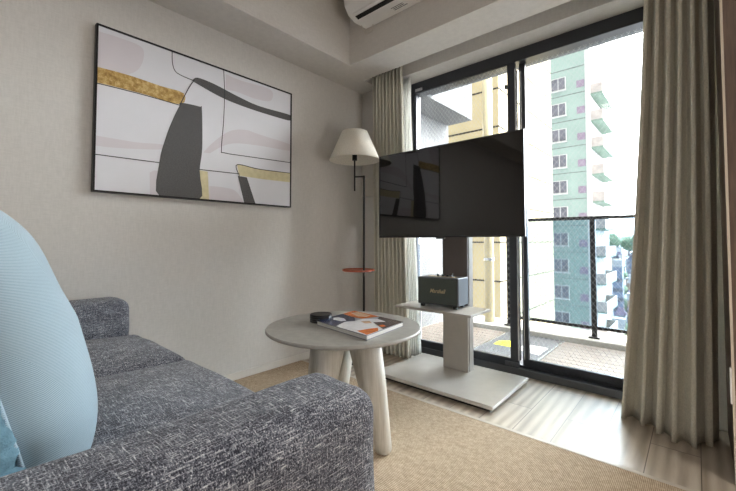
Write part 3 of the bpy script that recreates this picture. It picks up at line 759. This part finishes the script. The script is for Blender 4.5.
# art book
bk = thing('art_book', 'large glossy picture book lying on the coffee table', 'book', (-1.18, 1.26, .56))
A0, A1, A2 = Vector((-1.331, 1.143, 0)), Vector((-.975, 1.095, 0)), Vector((-1.012, 1.388, 0))
ex, ey = A1 - A0, A2 - A1
def bp(u, v, z): p = A0 + ex * u + ey * v; return (p.x, p.y, z)
def slab(u0, u1, v0, v1, z0, z1):
    b = bmesh.new(); vs = [b.verts.new(bp(u, v, z)) for z in (z0, z1) for u, v in ((u0, v0), (u1, v0), (u1, v1), (u0, v1))]
    for q in ((0, 1, 2, 3), (4, 5, 6, 7), (0, 1, 5, 4), (1, 2, 6, 5), (2, 3, 7, 6), (3, 0, 4, 7)): b.faces.new([vs[i] for i in q])
    return b
M['paper'] = plain('paper_edge', rgb(214, 212, 208), .7, 0, .06, 200, (1, 1, 8)); M['navy'] = plain('print_navy', rgb(40, 50, 82), .25)
M['pwhite'] = plain('print_white', rgb(222, 222, 224), .25, 0, .08, 30); M['porange'] = plain('print_orange', rgb(206, 116, 62), .25, 0, .3, 40)
M['pbrown'] = plain('print_grey_brown', rgb(92, 80, 80), .25, 0, .25, 40); M['pskin'] = plain('print_sand', rgb(206, 172, 144), .25, 0, .2, 40); M['pgrey'] = plain('cover_grey', rgb(128, 130, 136), .4)
obj('pages', slab(.01, .992, .012, .99, .5625, .5775), M['paper'], bk)
obj('back_cover', slab(0, 1, 0, 1, .56, .5625), M['pgrey'], bk)
cv = slab(0, 1, 0, 1, .5775, .58)
n = [0]
def cp(pts, mi):
    n[0] += 1
    poly(cv, [bp(u, v, .5802 + n[0] * .00008) for u, v in pts], mi)
cp([(0, 0), (.42, 0), (.36, .3), (.44, .46), (.3, .62), (0, .66)], 1)
cp([(.42, 0), (1, 0), (.99, .42), (.82, .5), (.68, .62), (.8, .8), (.62, .84), (.44, .66), (.44, .46), (.36, .3)], 2)
cp([(.62, .84), (.8, .8), (.68, .62), (.99, .42), (1, 1), (.55, 1)], 3)
cp([(0, .66), (.3, .62), (.44, .66), (.55, 1), (0, 1)], 4)
cp([(.05, .82), (.3, .72), (.42, .8), (.4, .95), (.12, .97)], 5)
cp([(.78, .06), (.99, .02), (.99, .3), (.9, .42), (.84, .28)], 4)
cp([(.52, .5), (.64, .46), (.7, .56), (.6, .64)], 5)
cp([(.84, .52), (.92, .5), (.95, .58), (.86, .62)], 4)
cp([(.07, .34), (.16, .24), (.3, .27), (.34, .36), (.22, .44), (.1, .42)], 2)
lab(obj('front_cover', cv, [M['pgrey'], M['navy'], M['pwhite'], M['pbrown'], M['porange'], M['pskin']], bk), 'glossy cover printed in navy, white, orange and brown')

# ------------------------------------------------------------------ sofa
sf = thing('sofa', 'dark blue tweed two-seat sofa beside the picture wall', 'sofa', (-1.42, .25, .006))
lab(obj('armrest', soft(-.70, -.495, -.40, .612, .15, .65, .055, .006, 24, .006), M['tweed'], sf, smooth=True), 'armrest nearest the viewer')
lab(obj('armrest', soft(-2.352, -2.148, -.40, .625, .15, .655, .05, .006, 20, .006), M['tweed'], sf, smooth=True), 'armrest against the picture wall')
obj('base_frame', soft(-2.16, -.69, -.38, .58, .14, .31, .03, 0, 12, .002), M['tweed'], sf, smooth=True)
for x0, x1, lb in ((-2.148, -1.545, 'seat cushion by the picture wall'), (-1.545, -.702, 'seat cushion by the near armrest')):
    lab(obj('seat_cushion', soft(x0, x1, -.22, .665,   .29, .485, .05, .055, 22, .006, .012), M['tweed'], sf, smooth=True), lb)
obj('backrest', soft(-2.15, -.70, -.40, -.20, .15, .80, .05, .0, 18, .004), M['tweed'], sf, smooth=True)
for x0, x1 in ((-2.14, -1.5), (-1.5, -.71)):
    obj('back_cushion', soft(x0, x1, -.24, -.135, .47, .84, .045, .01, 14, .004), M['tweed'], sf, smooth=True)
for x in (-2.28, -.57):
    for yy in (-.34, .52):
        b = bmesh.new(); tube(b, [(x, yy, .006), (x, yy, .155)], [.016, .024], 16); obj('leg', b, M['walnut'], sf)

# pillows
def pillow_bm(w, h, th, n=40, ruff=0, seed=0, back=1):
    bm = bmesh.new(); grids = []
    for sgn in (1, -1):
        g = []
        for i in range(n + 1):
            row = []
            for j in range(n + 1):
                u, v = -1 + 2 * i / n, -1 + 2 * j / n
                t_ = th * ((1 - u ** 4) * (1 - v ** 4)) ** .55 * (1 - .25 * v if v > 0 else 1)
                px_ = w / 2 * u * (1 - .06 * (1 - abs(u)) * 0 - .05 * (1 - v * v) * 0); px_ = w / 2 * u * (1 - .05 * (1 - v * v)); pz_ = h / 2 * v * (1 - .05 * (1 - u * u))
                e = t_ * (1 + .06 * noise.noise(Vector((u * 2.2, v * 2.2, seed + sgn))))
                if ruff: e += ruff * noise.noise(Vector((u * 11, v * 11, seed * 3 + sgn))) * (t_ / th)
                row.append((px_, e if sgn > 0 else -e * back, pz_))
            g.append(row)
        grids.append(g)
    G = [[[bm.verts.new(p) for p in r] for r in g] for g in grids]
    for k, g in enumerate(G):
        for i in range(n):
            for j in range(n): bm.faces.new((g[i][j], g[i + 1][j], g[i + 1][j + 1], g[i][j + 1]))
    bmesh.ops.remove_doubles(bm, verts=bm.verts, dist=1e-5)
    return bm
def place(bm, loc, tilt, rz_):
    bmesh.ops.transform(bm, matrix=Matrix.Translation(loc) @ Matrix.Rotation(rz_, 4, 'Z') @ Matrix.Rotation(tilt, 4, 'X'), verts=bm.verts)
    return bm
pw = thing('throw_pillow', 'large pale blue herringbone pillow leaning on the sofa', 'pillow', (-.96, .07, .5))
obj('cover', place(pillow_bm(.50, .54, .133, 48, back=.25), (-.975, .038, .775), .26, 0), M['sky_pillow'], pw, smooth=True)
b = bmesh.new(); pts = []
for k in range(65):
    a = 2 * PI * k / 64; u = max(-1, min(1, 1.25 * math.cos(a))); v = max(-1, min(1, 1.25 * math.sin(a)))
    pts.append((-.0 + .25 * u * (1 - .05 * (1 - v * v)), 0, .27 * v * (1 - .05 * (1 - u * u))))
tube(b, pts, .0035, 6); place(b, (-.975, .038, .775), .26, 0); obj('piping', b, M['sky_pillow'], pw, smooth=True)
o = obj('throw_pillow', place(pillow_bm(.47, .34, .055, 60, .022, 4), (-.922, .03, .66), .26, 0), M['knit'], smooth=True)
tag(o, 'ruffled teal blue pillow peeking out behind the pale blue pillow', 'pillow')

# ------------------------------------------------------------------ added fill lamps, all out of view (ceiling panels and a globe)
glow = bpy.data.materials.new('fill_lamp_glow'); glow.use_nodes = True  # glowing surface of the added fill lamps
g_ = glow.node_tree; e_ = g_.nodes.new('ShaderNodeEmission'); e_.inputs[0].default_value = (1, .93, .84, 1); e_.inputs[1].default_value = 3
g_.links.new(e_.outputs[0], g_.nodes['Material Output'].inputs[0])
for lx, ly_, lb in ((-.7, -.9, 'square fill light added on the ceiling nearer the picture wall'), (.8, -.4, 'square fill light added on the ceiling nearer the right wall')):
    t = thing('added_ceiling_fill', lb, 'fill light', (lx, ly_, CZ))  # unseen panel added to brighten the interior
    obj('fill_light_housing', B((lx - .3, lx + .3, ly_ - .3, ly_ + .3, CZ - .03, CZ)), M['white'], t, bevel=.004)
    obj('fill_diffuser', B((lx - .28, lx + .28, ly_ - .28, ly_ + .28, CZ - .035, CZ - .03)), glow, t)
    ld = bpy.data.lights.new('ceiling_fill_lamp', 'AREA'); ld.shape = 'SQUARE'; ld.size = .6; ld.energy = 3; ld.color = (1, .96, .92)  # area light of the added ceiling fill
    lo = bpy.data.objects.new('ceiling_fill_lamp', ld); C.objects.link(lo); lo.location = (0, 0, -.045); lo.parent = t

gl_ = thing('added_globe_fill', 'globe fill lamp on a slim stand, added out of view at right', 'lamp', (1.25, 1.35, 0))
b = bmesh.new(); lathe(b, [(0, .006), (.13, .006), (.13, .02), (0, .022)], (1.25, 1.35, 0), 32); obj('lamp_base', b, M['black'], gl_)
b = bmesh.new(); tube(b, [(1.25, 1.35, .02), (1.25, 1.35, .46)], .01, 12); obj('pole', b, M['black'], gl_)
b = bmesh.new(); lathe(b, [(0, .45)] + [(.17 * math.sin(PI * k / 16), .62 - .17 * math.cos(PI * k / 16)) for k in range(1, 16)] + [(0, .79)], (1.25, 1.35, 0), 32); obj('globe', b, glow, gl_, smooth=True)
pl_ = bpy.data.lights.new('globe_fill_lamp', 'POINT'); pl_.energy = 78; pl_.shadow_soft_size = .2; pl_.color = (1, .96, .92)  # added fill from the right, lifts walls and soffit undersides
po_ = bpy.data.objects.new('globe_fill_lamp', pl_); C.objects.link(po_); po_.location = (0, 0, .62); po_.parent = gl_; po_.visible_camera = True
gl_.children[2].visible_shadow = True

# ------------------------------------------------------------------ daylight
w = bpy.data.worlds.new('World'); S.world = w; w.use_nodes = True; t = w.node_tree
bg = t.nodes['Background']; tc = N(t, 'ShaderNodeTexCoord')
sep = N(t, 'ShaderNodeSeparateXYZ'); t.links.new(tc.outputs['Generated'], sep.inputs[0])
# hazy bright sky: far brighter on the side the window faces than behind the building
skyc = ramp(t, sep.outputs[2], (.0, (.90, .93, .97, 1)), (.25, (1, 1, 1, 1)))
br_ = N(t, 'ShaderNodeMapRange'); br_.inputs['From Min'].default_value = -.15; br_.inputs['From Max'].default_value = .5
br_.inputs['To Min'].default_value = 1.1; br_.inputs['To Max'].default_value = 13
t.links.new(sep.outputs[1], br_.inputs['Value']); t.links.new(skyc, bg.inputs[0]); t.links.new(br_.outputs[0], bg.inputs[1])
sun = bpy.data.lights.new('sun', 'SUN'); sun.energy = 2.6; sun.angle = math.radians(2); sun.color = (1, .97, .9)
so = bpy.data.objects.new('sun', sun); C.objects.link(so)
so.rotation_euler = Vector((-.80, .04, -.62)).to_track_quat('-Z', 'Y').to_euler()

# ------------------------------------------------------------------ camera
cd = bpy.data.cameras.new('camera'); cam = bpy.data.objects.new('camera', cd); C.objects.link(cam)
cam.location = (0, 0, .95); cam.rotation_euler = (math.radians(90 + 1.96), 0, math.radians(41.5))
cd.sensor_width = 36; cd.lens = 371 / 736 * 36; cd.shift_y = -17.2 / 736; cd.clip_start = .05; cd.clip_end = 6000
S.camera = cam
S.view_settings.view_transform = 'Standard'; S.view_settings.look = 'None'; S.view_settings.gamma = 1; S.view_settings.use_curve_mapping = False
S.view_settings.exposure = 1.0
